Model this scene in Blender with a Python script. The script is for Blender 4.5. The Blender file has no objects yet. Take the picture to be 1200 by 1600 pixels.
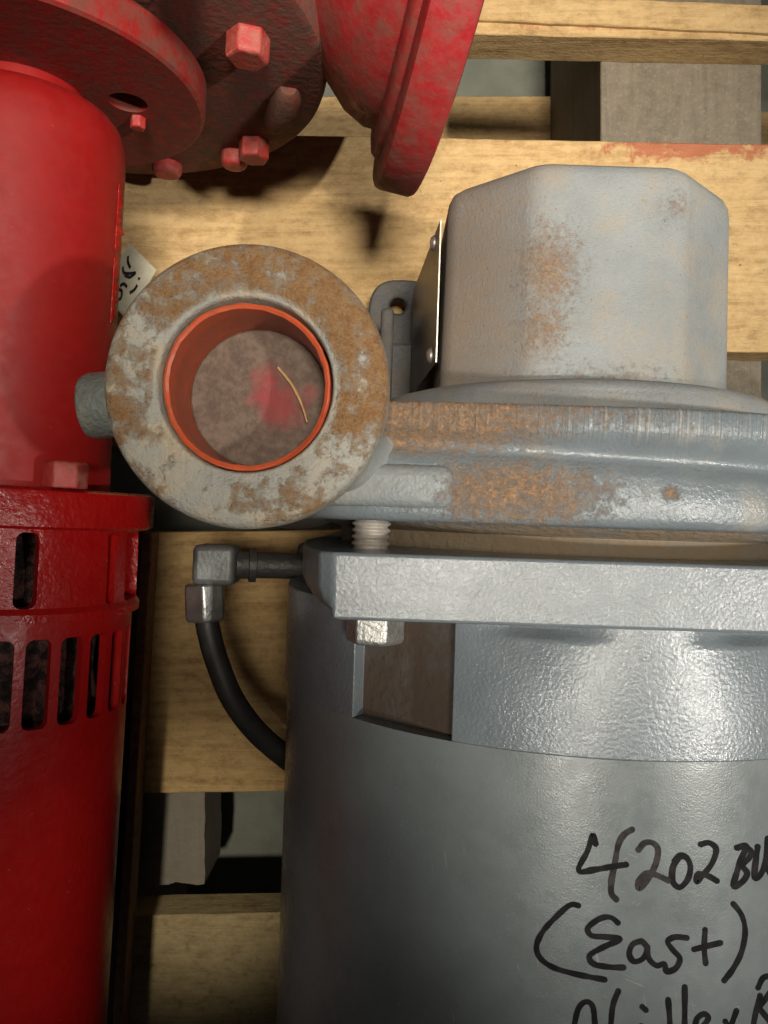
import bpy, bmesh, math, random
from mathutils import Vector, Matrix, noise as mnoise
R = math.radians
random.seed(7)
sc = bpy.context.scene
COL = sc.collection
U = 0.00119            # one drawing unit in metres; drawing z = 0 is the grey motor's axis
ZF = 193.0             # concrete floor lies this many units below that axis
F, H = 1260.0, 200.0   # focal length in photo pixels, camera height above the axis in units

# ------------------------------------------------------------------ camera
cam = bpy.data.cameras.new('camera'); co = bpy.data.objects.new('camera', cam); COL.objects.link(co)
co.location = (0, 0, (H + ZF) * U); co.rotation_euler = (0, 0, 0)
cam.sensor_fit = 'HORIZONTAL'; cam.sensor_width = 36.0; cam.lens = 36.0 * F / 1200.0
cam.clip_start = 0.005; cam.clip_end = 50
sc.camera = co
# ------------------------------------------------------------------ light
wd = bpy.data.worlds.new('World'); sc.world = wd; wd.use_nodes = True
bg = wd.node_tree.nodes['Background']; bg.inputs[0].default_value = (0.92, 0.94, 1.0, 1); bg.inputs[1].default_value = 0.021
def spot(name, pos, aim, power, radius, cone, blend, col):
    l = bpy.data.lights.new(name, 'SPOT'); l.energy = power; l.shadow_soft_size = radius
    l.spot_size = R(cone); l.spot_blend = blend; l.color = col
    o = bpy.data.objects.new(name, l); COL.objects.link(o)
    p = Vector((pos[0] * U, pos[1] * U, (pos[2] + ZF) * U)); a = Vector((aim[0] * U, aim[1] * U, (aim[2] + ZF) * U))
    o.location = p; o.rotation_euler = (a - p).to_track_quat('-Z', 'Y').to_euler()
    return o
spot('ceiling_lamp', (100, 45, 900), (4, 150, 0), 88, 0.11, 25, 1.0, (1.0, 0.91, 0.77))
spot('work_lamp', (-70, -175, 760), (92, -6, 60), 13, 0.012, 18.0, 0.6, (1.0, 0.95, 0.86))
spot('side_lamp', (600, -175, 840), (92, 38, 0), 52, 0.020, 21.5, 1.0, (1.0, 0.95, 0.87))
spot('gap_fill_spot', (45, 130, 820), (-66, -116, -75), 24, 0.014, 6.8, 1.0, (1.0, 0.90, 0.74))  # added narrow fill without a real source, brightens the wood between the motors
vs = sc.view_settings; vs.view_transform = 'Standard'; vs.look = 'None'; vs.exposure = -0.08; vs.gamma = 1.0; vs.use_curve_mapping = False

# ------------------------------------------------------------------ helpers
OFF = {}
def thing(name, label, cat, loc, rz=0.0, group=None):
    o = bpy.data.objects.new(name, None); COL.objects.link(o)
    o.location = (loc[0] * U, loc[1] * U, (loc[2] + ZF) * U); o.rotation_euler = (0, 0, rz)
    o['label'] = label; o['category'] = cat; o.empty_display_size = 0.02
    if group: o['group'] = group
    return o
def obj(name, bm, mat, parent=None, off=(0, 0, 0), bevel=0, seg=3, sharp=32, label=None, smooth=True):
    """link a bmesh (drawing units) as ONE mesh object"""
    me = bpy.data.meshes.new(name)
    for v in bm.verts: v.co = (v.co + Vector(off)) * U
    bmesh.ops.recalc_face_normals(bm, faces=bm.faces)
    bm.to_mesh(me); bm.free()
    if smooth:
        me.polygons.foreach_set('use_smooth', [True] * len(me.polygons))
        me.set_sharp_from_angle(angle=R(sharp))
    o = bpy.data.objects.new(name, me); COL.objects.link(o)
    if mat: me.materials.append(mat)
    if parent: o.parent = parent
    if bevel:
        b = o.modifiers.new('bevel', 'BEVEL'); b.width = bevel * U; b.segments = seg; b.limit_method = 'ANGLE'; b.angle_limit = R(28)
        b.harden_normals = False
    if label: o['label'] = label
    return o
def cut(o, cutters):
    """boolean away the cutter bmeshes (already in the object's local metres)"""
    cs = []
    for c in cutters:
        me = bpy.data.meshes.new('cut'); bmesh.ops.recalc_face_normals(c, faces=c.faces); c.to_mesh(me); c.free()
        k = bpy.data.objects.new('cut', me); COL.objects.link(k); k.parent = o.parent; cs.append(k)
        m = o.modifiers.new('b', 'BOOLEAN'); m.object = k; m.operation = 'DIFFERENCE'; m.solver = 'EXACT'
    bpy.context.view_layer.update()
    ev = o.evaluated_get(bpy.context.evaluated_depsgraph_get())
    me = bpy.data.meshes.new_from_object(ev)
    o.modifiers.clear(); old = o.data; o.data = me; me.name = old.name
    for k in cs: bpy.data.objects.remove(k)
    me.polygons.foreach_set('use_smooth', [True] * len(me.polygons)); me.set_sharp_from_angle(angle=R(32))
def rings(bm, loops, close=False, cap0=True, cap1=True):
    vl = [[bm.verts.new(p) for p in L] for L in loops]
    n = len(vl[0])
    m = len(vl)
    for i in range(m if close else m - 1):
        a, b = vl[i], vl[(i + 1) % m]
        for j in range(n): bm.faces.new((a[j], a[(j + 1) % n], b[(j + 1) % n], b[j]))
    if not close:
        if cap0: bm.faces.new(vl[0])
        if cap1: bm.faces.new(vl[-1][::-1])
    return vl
def lathe(prof, axis='y', c=(0, 0, 0), seg=96, close=False, bm=None):
    """prof: (radius, position along the axis)"""
    bm = bm or bmesh.new(); L = []
    for r, t in prof:
        ring = []
        for k in range(seg):
            a = 2 * math.pi * k / seg; p, q = r * math.cos(a), r * math.sin(a)
            if axis == 'y': ring.append((c[0] + p, c[1] + t, c[2] + q))
            elif axis == 'z': ring.append((c[0] + p, c[1] + q, c[2] + t))
            else: ring.append((c[0] + t, c[1] + p, c[2] + q))
        L.append(ring)
    rings(bm, L, close); return bm
def box(x0, x1, y0, y1, z0, z1, bm=None):
    bm = bm or bmesh.new()
    rings(bm, [[(x0, y0, z), (x1, y0, z), (x1, y1, z), (x0, y1, z)] for z in (z0, z1)]); return bm
def extr(poly, y0, y1, bm=None):
    bm = bm or bmesh.new(); rings(bm, [[(x, y, z) for x, z in poly] for y in (y0, y1)]); return bm
def hexa(r, h, bm=None, n=6, rot=0, cham=0.12, z0=0):
    """hex head along +z with a chamfered crown"""
    bm = bm or bmesh.new(); L = []
    for rr, z in ((r, z0), (r, z0 + h * (1 - cham)), (r * 0.9, z0 + h)):
        L.append([(rr * math.cos(rot + 2 * math.pi * k / n), rr * math.sin(rot + 2 * math.pi * k / n), z) for k in range(n)])
    rings(bm, L); return bm
def xf(bm, M):
    bmesh.ops.transform(bm, matrix=M, verts=bm.verts); return bm
def along(d, up=(0, 0, 1)):
    return Vector(d).to_track_quat('Z', 'Y').to_matrix().to_4x4()
def place(bm, pos, d):
    return xf(bm, Matrix.Translation(pos) @ along(d))
def smooth_path(pts, n=6):
    out = []; P = [Vector(p) for p in pts]
    if len(P) < 3:
        return [P[0].lerp(P[1], i / 4) for i in range(5)] if len(P) == 2 else P
    for i in range(len(P) - 1):
        a = P[max(i - 1, 0)]; b = P[i]; c = P[i + 1]; d = P[min(i + 2, len(P) - 1)]
        for k in range(n):
            t = k / n
            out.append(0.5 * ((2 * b) + (c - a) * t + (2 * a - 5 * b + 4 * c - d) * t * t + (3 * b - a - 3 * c + d) * t ** 3))
    out.append(P[-1]); return out
def tube(pts, r, seg=16, bm=None):
    bm = bm or bmesh.new(); L = []; up = Vector((0.12, 0.3, 1)).normalized()
    for i, p in enumerate(pts):
        t = (pts[min(i + 1, len(pts) - 1)] - pts[max(i - 1, 0)]).normalized()
        s = t.cross(up).normalized(); u = s.cross(t)
        rr = r[i] if isinstance(r, (list, tuple)) else r
        L.append([p + (s * math.cos(2 * math.pi * k / seg) + u * math.sin(2 * math.pi * k / seg)) * rr for k in range(seg)])
    rings(bm, L); return bm
def jitter(bm, amp, freq):
    for v in bm.verts: v.co += Vector(mnoise.noise_vector(v.co * freq)) * amp
    return bm
def px(x, y, z):
    """photo pixel + height -> drawing x, y"""
    return ((x - 600) * (H - z) / F, (800 - y) * (H - z) / F)

# ------------------------------------------------------------------ materials
class NT:
    def __init__(s, name):
        s.m = bpy.data.materials.new(name); s.m.use_nodes = True; s.t = s.m.node_tree
        s.b = s.t.nodes['Principled BSDF']; tc = s.n('ShaderNodeTexCoord')
        vm = s.n('ShaderNodeVectorMath'); vm.operation = 'SCALE'; vm.inputs[3].default_value = 1 / U
        s.l(tc.outputs['Object'], vm.inputs[0]); s.co = vm.outputs[0]
        sp = s.n('ShaderNodeSeparateXYZ'); s.l(s.co, sp.inputs[0]); s.x, s.y, s.z = sp.outputs
    def n(s, t): return s.t.nodes.new(t)
    def l(s, a, b): s.t.links.new(a, b)
    def put(s, v, i):
        if hasattr(v, 'links'): s.l(v, i)
        elif isinstance(v, (tuple, list)) and len(v) == 3 and i.type == 'RGBA': i.default_value = (*v, 1)
        else: i.default_value = v
    def math(s, op, a, b=0.0, clamp=False):
        n = s.n('ShaderNodeMath'); n.operation = op; n.use_clamp = clamp; s.put(a, n.inputs[0]); s.put(b, n.inputs[1]); return n.outputs[0]
    def scale(s, v, loc=(0, 0, 0)):
        n = s.n('ShaderNodeMapping'); s.l(s.co, n.inputs[0]); n.inputs['Scale'].default_value = v; n.inputs['Location'].default_value = loc; return n.outputs[0]
    def noise(s, sc_=1.0, det=4.0, rough=0.55, vec=None, dist=0.0):
        n = s.n('ShaderNodeTexNoise'); s.l(vec or s.co, n.inputs['Vector']); n.inputs['Scale'].default_value = sc_
        n.inputs['Detail'].default_value = det; n.inputs['Roughness'].default_value = rough; n.inputs['Distortion'].default_value = dist
        return n.outputs[0]
    def ramp(s, f, lo, hi, a=0.0, b=1.0):
        n = s.n('ShaderNodeMapRange'); n.interpolation_type = 'SMOOTHSTEP'
        s.put(f, n.inputs[0]); n.inputs[1].default_value = lo; n.inputs[2].default_value = hi; n.inputs[3].default_value = a; n.inputs[4].default_value = b
        return n.outputs[0]
    def mix(s, f, a, b, mode='MIX'):
        n = s.n('ShaderNodeMix'); n.data_type = 'RGBA'; n.blend_type = mode; s.put(f, n.inputs[0]); s.put(a, n.inputs[6]); s.put(b, n.inputs[7]); return n.outputs[2]
    def blob(s, c, r):
        """1 at c, 0 at radius r (r may be per axis)"""
        if not isinstance(r, tuple): r = (r, r, r)
        a = s.n('ShaderNodeVectorMath'); a.operation = 'SUBTRACT'; s.l(s.co, a.inputs[0]); a.inputs[1].default_value = c
        b = s.n('ShaderNodeVectorMath'); b.operation = 'DIVIDE'; s.l(a.outputs[0], b.inputs[0]); b.inputs[1].default_value = r
        d = s.n('ShaderNodeVectorMath'); d.operation = 'LENGTH'; s.l(b.outputs[0], d.inputs[0])
        return s.math('SUBTRACT', 1.0, d.outputs['Value'], True)
    def bump(s, h, dist, strength=1.0, prev=None):
        n = s.n('ShaderNodeBump'); s.put(h, n.inputs['Height']); n.inputs['Distance'].default_value = dist * U; n.inputs['Strength'].default_value = strength
        if prev is not None: s.l(prev, n.inputs['Normal'])
        return n.outputs[0]
    def out(s, col, rough, nrm=None, metal=0.0, spec=0.5, coat=0.0):
        s.put(col, s.b.inputs['Base Color']); s.put(rough, s.b.inputs['Roughness']); s.put(metal, s.b.inputs['Metallic'])
        s.b.inputs['Specular IOR Level'].default_value = spec; s.b.inputs['Coat Weight'].default_value = coat
        if nrm is not None: s.l(nrm, s.b.inputs['Normal'])
        return s.m
GREY = (0.142, 0.167, 0.182); RUST = (0.30, 0.135, 0.045); DUST = (0.36, 0.29, 0.20)
def m_grey(name, peel=0.5, peel_scale=0.55, rough=0.38, blobs=(), base_rust=0.0, dust=0.0, col=GREY, scratch=False, dustcol=DUST, zdust=None, rustcol=RUST, sandy=0.0, coat=0.0, speck=0.0, brown=None, scuff=False):
    n = NT(name)
    var = n.noise(0.05, 5, 0.6)
    c = n.mix(n.ramp(var, 0.3, 0.7), tuple(v * 0.88 for v in col), tuple(v * 1.1 for v in col))
    pk = n.noise(peel_scale, 3, 0.5)
    fine = n.noise(peel_scale * 3.5, 3, 0.6)
    nrm = n.bump(pk, peel, 1.0); nrm = n.bump(fine, peel * 0.22 + sandy, 1.0, nrm)
    rg = n.math('ADD', n.ramp(n.noise(0.25, 4), 0.3, 0.7, -0.05, 0.08), rough)
    if dust:
        d = n.ramp(n.noise(0.09, 6, 0.65), 0.62 - dust * 0.5, 0.86 - dust * 0.4, 0, min(1, dust + 0.15))
        c = n.mix(d, c, dustcol); rg = n.math('ADD', rg, n.math('MULTIPLY', d, 0.35))
    if brown:
        k = n.math('MULTIPLY', n.math('MULTIPLY', n.blob(brown[0], brown[1]), brown[2] * 2.0), n.ramp(n.noise(0.5, 9, 0.8), 0.3, 0.65, 0.35, 1.0), True)
        c = n.mix(n.math('MINIMUM', k, 0.75), c, (0.27, 0.20, 0.14))
    if scuff:
        for (sc3, lo, rz) in (((0.10, 2.6, 2.6), 0.70, 0.35), ((2.2, 0.12, 2.2), 0.71, -0.2), ((0.3, 3.5, 3.5), 0.72, -0.5)):
            mp = n.n('ShaderNodeMapping'); n.l(n.co, mp.inputs[0]); mp.inputs['Rotation'].default_value = (0, 0, rz)
            m2 = n.n('ShaderNodeMapping'); n.l(mp.outputs[0], m2.inputs[0]); m2.inputs['Scale'].default_value = sc3
            k = n.math('MULTIPLY', n.ramp(n.noise(1.0, 2, 0.5, m2.outputs[0]), lo, lo + 0.03), n.ramp(n.noise(0.06, 3), 0.48, 0.6))
            c = n.mix(n.math('MULTIPLY', k, 0.5), c, (0.34, 0.34, 0.32)); rg = n.math('ADD', rg, n.math('MULTIPLY', k, 0.12))
        gr = n.ramp(n.noise(0.12, 8, 0.75), 0.55, 0.75, 0, 0.35); c = n.mix(gr, c, (0.085, 0.08, 0.07)); rg = n.math('ADD', rg, n.math('MULTIPLY', gr, 0.5))
        c = n.mix(n.ramp(n.noise(1.5, 3, 0.7), 0.68, 0.76, 0, 0.5), c, (0.30, 0.28, 0.24))
    if speck:
        c = n.mix(n.ramp(n.noise(2.2, 3, 0.7), 0.50, 0.72, 0, speck * 0.7), c, tuple(v * 0.55 for v in col))
        c = n.mix(n.ramp(n.noise(0.8, 3, 0.6, n.scale((1, 1, 1), (5, 3, 1))), 0.66, 0.74, 0, 0.8), c, (0.20, 0.115, 0.06))
    if scratch:
        st = n.noise(1.0, 3, 0.6, n.scale((1.6, 0.02, 0.02)))
        msk = n.ramp(n.y, 10.5, 13.5)
        lines = n.math('MULTIPLY', n.ramp(st, 0.54, 0.66), msk)
        c = n.mix(n.math('MULTIPLY', lines, 0.38), c, (0.42, 0.36, 0.29))
        nrm = n.bump(n.math('MULTIPLY', st, msk), 0.7, 1.0, nrm)
    if blobs or base_rust:
        f = None
        for (bc, br, st) in blobs:
            b = n.math('MULTIPLY', n.blob(bc, br), st)
            f = b if f is None else n.math('MAXIMUM', f, b)
        rn = n.noise(0.62, 10, 0.8, dist=0.1)
        if f is None: f = base_rust
        elif base_rust: f = n.math('ADD', f, base_rust)
        tot = n.math('ADD', rn, f)
        k = n.ramp(tot, 0.64, 1.0)
        k = n.math('MULTIPLY', k, n.ramp(n.noise(1.4, 6, 0.8), 0.36, 0.58, 0.25, 1.0))
        tone = n.mix(n.ramp(n.noise(0.9, 8, 0.8), 0.35, 0.65), tuple(v * 0.55 for v in rustcol), tuple(min(1, v * 1.2) for v in rustcol))
        c = n.mix(n.math('MULTIPLY', k, 0.9), c, tone); rg = n.math('ADD', rg, n.math('MULTIPLY', k, 0.45))
        nrm = n.bump(n.math('MULTIPLY', k, n.noise(1.3, 5, 0.7)), 0.5, 0.8, nrm)
    m_ = n.out(c, n.math('MINIMUM', rg, 0.95), nrm, coat=coat)
    n.b.inputs['Coat Roughness'].default_value = 0.12; n.l(nrm, n.b.inputs['Coat Normal'])
    return m_
def m_red(name, rough=0.34, peel=0.25, pscale=0.5, dust=0.0, col=(0.31, 0.0055, 0.005), dustcol=(0.20, 0.125, 0.085), blobs=()):
    n = NT(name)
    c = n.mix(n.ramp(n.noise(0.16, 8, 0.7), 0.3, 0.7), tuple(v * 0.92 for v in col), tuple(v * 1.06 for v in col))
    nrm = n.bump(n.noise(pscale, 3), peel, 1.0)
    rg = n.math('ADD', n.ramp(n.noise(0.3, 4), 0.3, 0.7, -0.04, 0.08), rough)
    sp = n.ramp(n.noise(1.1, 2), 0.74, 0.78)
    c = n.mix(n.math('MULTIPLY', sp, 0.35), c, (0.45, 0.2, 0.17))
    if dust or blobs:
        f = dust
        for (bc, br, st) in blobs: f = n.math('ADD', f, n.math('MULTIPLY', n.blob(bc, br), st))
        d = n.ramp(n.math('ADD', n.noise(0.2, 9, 0.75), f), 0.58, 1.05)
        c = n.mix(d, c, dustcol); rg = n.math('ADD', rg, n.math('MULTIPLY', d, 0.4))
    return n.out(c, n.math('MINIMUM', rg, 0.9), nrm)
def m_wood(name, a=(0.50, 0.345, 0.165), b=(0.36, 0.225, 0.095), seed=0, stain=0.3, grey=0.0, axis='x', redstain=()):
    n = NT(name)
    s = (0.018, 0.22, 0.22) if axis == 'x' else (0.22, 0.018, 0.22)
    g1 = n.noise(1.0, 6, 0.6, n.scale(s, (seed, seed * 3.1, 0)), 1.2)
    s2 = (0.05, 1.6, 1.6) if axis == 'x' else (1.6, 0.05, 1.6)
    g2 = n.noise(1.0, 4, 0.6, n.scale(s2, (seed * 2, 0, 0)))
    c = n.mix(n.ramp(g1, 0.35, 0.68), a, b)
    c = n.mix(n.ramp(g2, 0.5, 0.8, 0, 0.16), c, tuple(v * 0.6 for v in b))
    mo = n.noise(0.32, 8, 0.75, n.scale((0.6, 1, 1), (seed, 2, seed)))
    c = n.mix(n.ramp(mo, 0.40, 0.66, 0.0, 0.55), c, tuple(min(1, v * 1.25) for v in a))
    c = n.mix(n.ramp(mo, 0.46, 0.30, 0.0, 0.5), c, tuple(v * 0.62 for v in b))
    bl = n.noise(0.10, 6, 0.7, n.scale((1, 1, 1), (seed * 7, seed, 0)))
    c = n.mix(n.ramp(bl, 0.56, 0.74, 0, stain), c, (0.13, 0.085, 0.04))
    fz = n.noise(0.9, 5, 0.7)
    c = n.mix(n.ramp(fz, 0.5, 0.8, 0, 0.3), c, (0.72, 0.58, 0.34))
    sp = n.ramp(n.noise(0.35, 2, 0.5, n.scale((1, 1, 1), (seed * 3, 9, 2))), 0.73, 0.78)
    c = n.mix(n.math('MULTIPLY', sp, 0.7), c, (0.07, 0.04, 0.02))
    for (bc, br, st) in redstain:
        k = n.ramp(n.math('ADD', n.noise(0.25, 6, 0.7), n.math('MULTIPLY', n.blob(bc, br), st)), 0.72, 0.92)
        c = n.mix(n.math('MULTIPLY', k, 0.75), c, (0.33, 0.07, 0.04))
    if grey: c = n.mix(grey, c, (0.20, 0.185, 0.15))
    nrm = n.bump(g2, 0.35, 0.7); nrm = n.bump(fz, 0.25, 0.7, nrm); nrm = n.bump(mo, 0.8, 0.8, nrm)
    return n.out(c, 0.78, nrm, spec=0.25)
def m_plain(name, col, rough, metal=0.0, bs=1.0, bd=0.05, var=0.2, spec=0.5, vs_=0.2):
    n = NT(name)
    c = n.mix(n.ramp(n.noise(vs_, 6, 0.65), 0.3, 0.7), tuple(v * (1 - var) for v in col), tuple(min(1, v * (1 + var)) for v in col))
    return n.out(c, rough, n.bump(n.noise(bs, 4), bd), metal, spec)

M = {}
# ------------------------------------------------------------------ ground
def m_floor():
    n = NT('concrete')
    c = n.mix(n.ramp(n.noise(0.03, 8, 0.65), 0.3, 0.7), (0.15, 0.16, 0.13), (0.22, 0.225, 0.185))
    c = n.mix(n.ramp(n.noise(0.5, 5, 0.7), 0.5, 0.75, 0, 0.3), c, (0.14, 0.14, 0.115))
    return n.out(c, 0.8, n.bump(n.noise(0.8, 5, 0.65), 0.3))
bm = bmesh.new(); rings(bm, [[(-900, -900, -4), (900, -900, -4), (900, 900, -4), (-900, 900, -4)], [(-900, -900, 0), (900, -900, 0), (900, 900, 0), (-900, 900, 0)]])
fl = obj('floor', bm, m_floor()); fl['kind'] = 'structure'; fl['label'] = 'grey green concrete floor under the pallet'
# ------------------------------------------------------------------ pallet
PT = -75.0             # top of the deck
pal = thing('pallet', 'rough pine shipping pallet under the two pumps', 'pallet', (0, 0, -ZF))
def plank(name, x0, x1, y0, y1, z0, z1, mat, tilt=0.0, nx=60, ny=8, rag=0.35, bevel=0.5, seed=0, lab=None):
    """a sawn board: subdivided box with slightly uneven edges; tilt = rotation in plan (rad) about its middle"""
    bm = bmesh.new()
    bmesh.ops.create_cube(bm, size=1.0)
    bmesh.ops.subdivide_edges(bm, edges=[e for e in bm.edges if abs(e.verts[0].co.x - e.verts[1].co.x) > .5], cuts=nx)
    bmesh.ops.subdivide_edges(bm, edges=[e for e in bm.edges if abs(e.verts[0].co.y - e.verts[1].co.y) > .5], cuts=ny)
    c = Vector(((x0 + x1) / 2, (y0 + y1) / 2, (z0 + z1) / 2)); d = Vector((x1 - x0, y1 - y0, z1 - z0))
    for v in bm.verts:
        v.co = Vector((v.co.x * d.x, v.co.y * d.y, v.co.z * d.z))
        q = Vector((v.co.x * 0.11 + seed * 17, v.co.y * 0.11, v.co.z * 0.2))
        w = mnoise.noise_vector(q) * rag + mnoise.noise_vector(q * 5) * rag * 0.35
        v.co += Vector((w.x * 0.3, w.y, w.z * 0.3))
    xf(bm, Matrix.Translation(c) @ Matrix.Rotation(tilt, 4, 'Z'))
    return obj(name, bm, mat, pal, (0, 0, ZF), bevel=bevel, seg=2, sharp=40)
W1 = m_wood('pine_a', seed=1.3, stain=0.25, redstain=(((-15, 0, 0), (0.001, 1, 1), 0),))
W2 = m_wood('pine_b', seed=4.7, stain=0.32, redstain=(((105, 125, 118), (58, 11, 30), 0.55), ((42, 129, 118), (6, 5, 20), 0.6)))
W2b = m_wood('pine_e', seed=2.2, stain=0.25, redstain=(((70, 166, 116), (90, 4, 6), 0.42), ((118, 166, 116), (20, 5, 9), 0.5)))
W3 = m_wood('pine_c', a=(0.50, 0.34, 0.15), b=(0.34, 0.20, 0.08), seed=8.1, stain=0.3)
W4 = m_wood('pine_d', a=(0.46, 0.36, 0.19), b=(0.34, 0.25, 0.12), seed=11.9, stain=0.7)
WG = m_wood('pine_weathered', seed=15.2, stain=0.5, grey=0.75, axis='y', a=(0.38, 0.33, 0.26), b=(0.26, 0.22, 0.17))
WL = m_wood('pine_lower', seed=19.0, stain=0.2)
plank('deck_board', -260, 260, 168.5, 178, -90, -73.5, W1, tilt=-0.045, seed=1)
plank('deck_board', -260, 260, 163.8, 168.2, -90.5, -75.2, W2b, tilt=-0.022, seed=2, ny=2)
plank('deck_board', -260, 260, 57, 128, -90, PT, W2, tilt=-0.02, seed=3)
plank('deck_board', -260, 260, -95, -6, -90, PT, W3, tilt=0.012, seed=4)
plank('deck_board', -260, 260, -240, -136, -90, PT, W4, tilt=0.02, seed=5)
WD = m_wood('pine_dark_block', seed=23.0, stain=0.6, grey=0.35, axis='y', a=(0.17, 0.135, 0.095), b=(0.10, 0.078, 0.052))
plank('block', 78, 136, 40, 260, -178, -90.3, WD, nx=6, ny=40, seed=6)
plank('block', -83, -64.5, -134.5, -60, -119, -90.3, WG, nx=6, ny=24, seed=7, rag=2.4, bevel=0.2)
plank('block', -150, -92, -260, -60, -178, -90.3, WG, nx=6, ny=40, seed=8)
plank('bottom_board', -230, 81, 116, 195, -192.8, -178, WL, seed=9, ny=6)
plank('bottom_board', 130, 260, 116, 188, -192.8, -178.2, WL, seed=10, nx=20, ny=6)
plank('bottom_board', -230, 60, -330, -210, -192.8, -178, WL, seed=11, ny=6)

# ------------------------------------------------------------------ grey pump
GX, GR = 45.0, R(-1.9)
gp = thing('grey_pump', 'grey painted cast iron pump and motor with rusty discharge port and marker writing', 'pump', (GX, 0, PT), GR)
GO = (0, 0, -PT)
def gl(x, y):
    dx, dy = x - GX, y; c, s = math.cos(-GR), math.sin(-GR)
    return (dx * c - dy * s, dx * s + dy * c)
Z0 = -PT      # local z of the axis in material coordinates
cast = m_grey('grey_cast', peel=0.115, peel_scale=1.65, rough=0.3, dust=0.10, coat=0.42)
shellm = m_grey('grey_shell', peel=0.02, peel_scale=0.9, sandy=0.03, rough=0.27, col=(0.165, 0.185, 0.186), dust=0.12, scuff=True, dustcol=(0.2, 0.2, 0.18))
RT = 68.0
# motor shell
prof = [(64.5, -41.0), (67, -41.2), (67, -230), (60, -232)]
obj('motor_shell', lathe(prof, seg=160), shellm, gp, GO, sharp=40)
shell = [o for o in gp.children if o.name.startswith('motor_shell')][0]
# end bell with bolt pockets
def bell_poly(Rb, n=120):
    pts = []
    def arc(a0, a1, k):
        return [(Rb * math.sin(R(a0 + (a1 - a0) * i / k)), Rb * math.cos(R(a0 + (a1 - a0) * i / k))) for i in range(k + 1)]
    for q in range(4):
        b = q * 90
        pts += arc(b - 28.2, b + 28.2, 28)
        pk = [(30.7, 57.2), (47.9, 43.2)] if True else []
        rot = R(b)
        for (u, w) in pk:
            pts.append((u * math.cos(rot) + w * math.sin(rot), -u * math.sin(rot) + w * math.cos(rot)))
        pts += arc(b + 47.2, b + 61.5, 6)
    return pts
EB = bell_poly(67.7)
# mirrored so that the pocket is on the camera's left
EB = [(-x, z) for x, z in EB]
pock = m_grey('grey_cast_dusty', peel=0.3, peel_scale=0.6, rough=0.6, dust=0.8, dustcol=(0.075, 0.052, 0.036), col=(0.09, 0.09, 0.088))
def scoop(x, z):
    a = math.degrees(math.atan2(x, z)); 
    return math.sin(math.pi * (abs(a) - 3.0) / 24.5) ** 2 if 3.0 < abs(a) < 27.5 else 0.0
bm = bmesh.new()
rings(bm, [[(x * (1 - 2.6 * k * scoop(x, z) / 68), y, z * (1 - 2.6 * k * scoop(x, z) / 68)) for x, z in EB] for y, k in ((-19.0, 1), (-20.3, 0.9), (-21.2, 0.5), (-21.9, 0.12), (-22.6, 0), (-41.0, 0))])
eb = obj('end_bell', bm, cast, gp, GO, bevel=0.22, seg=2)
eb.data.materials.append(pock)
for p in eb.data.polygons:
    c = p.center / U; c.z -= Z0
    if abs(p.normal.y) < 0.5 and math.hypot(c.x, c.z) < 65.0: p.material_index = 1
# square motor flange
def rpoly(a, b):
    """half-flat a at the top, half-width b below"""
    q = [(-53, 68.3), (52, 68.3), (59.5, 62), (61, 40), (61, -40), (59.5, -62), (52, -69.3), (-52, -69.3), (-59.5, -62), (-60, -40), (-62.6, 18), (-61, 38), (-58, 56), (-55.5, 66.5)]
    return q
plm = m_grey('grey_flange', peel=0.12, peel_scale=1.6, rough=0.32, dust=0.1, coat=0.35)
bm = bmesh.new()
rings(bm, [[(x + (ins if x < -53.5 else 0), y, z) for x, z in rpoly(0, 0)] for y, ins in ((-8.3, 0), (-14.0, 0), (-16.5, 0.9), (-18.2, 2.6), (-19.4, 5.5))])
obj('motor_flange', bm, plm, gp, GO, bevel=0.6)
# spigot in the gap
gapm = m_grey('grey_spigot', peel=0.5, peel_scale=0.5, rough=0.7, dust=0.75, dustcol=(0.20, 0.145, 0.085), base_rust=0.05)
obj('spigot', lathe([(50, -9.5), (55.0, -9.2), (55.5, -5.0), (62, -3.5), (64.0, -2.4), (64.0, 2), (40, 3)], seg=128), gapm, gp, GO)
# volute casing: an outline in x-z carried along y with insets
ol = []
for k in range(0, 61): a = R(-90 + 3 * k); ol.append((RT * math.cos(a), RT * math.sin(a)))
ol += [(-8, 68), (-18, 67.8), (-28, 67.2), (-38, 66.3), (-46, 65), (-53, 62.5), (-59, 58), (-64, 50), (-67, 40), (-69, 26), (-69.5, 10), (-68, -8), (-64, -24), (-57, -38), (-47, -50), (-34, -59), (-20, -65)]
def cas_loop(y, ins, slope):
    return [(x * (1 - ins / math.hypot(x, z)), y - slope * x, z * (1 - ins / math.hypot(x, z))) for x, z in ol]
st = [(-3.0, 12, 0), (-3.0, 1.6, 0), (-2.4, 0.5, 0), (-1.2, 0.0, 0), (2, -0.1, .01), (5.2, 0.1, .03), (6.5, 0.6, .035), (7.4, 1.6, .035), (8.2, 2.4, .035), (9.0, 2.5, .035), (9.8, 1.9, .035), (10.8, 0.7, .03), (12, -0.2, .02), (13.5, -0.5, .01), (16.4, -0.5, 0), (17.0, 0.0, 0), (17.2, 1.2, 0), (17.3, 20, 0)]
casm = m_grey('grey_casing', peel=0.15, peel_scale=1.5, rough=0.32, dust=0.2, scratch=True, coat=0.25,
              blobs=(((-46, 15, Z0 + 66), (44, 9.5, 36), 0.9), ((-20, 16, Z0 + 68), (44, 5.5, 30), 0.36), ((-24, 2.5, Z0 + 67), (27, 10, 26), 0.56), ((2, 3.2, Z0 + 68), (3, 2.4, 8), 0.45), ((0, 16.5, Z0 + 68), (90, 2.2, 40), 0.2)),
              rustcol=(0.36, 0.195, 0.08))
bm = bmesh.new(); rings(bm, [cas_loop(*s) for s in st])
casing = obj('volute_casing', bm, casm, gp, GO, sharp=50)
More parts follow.
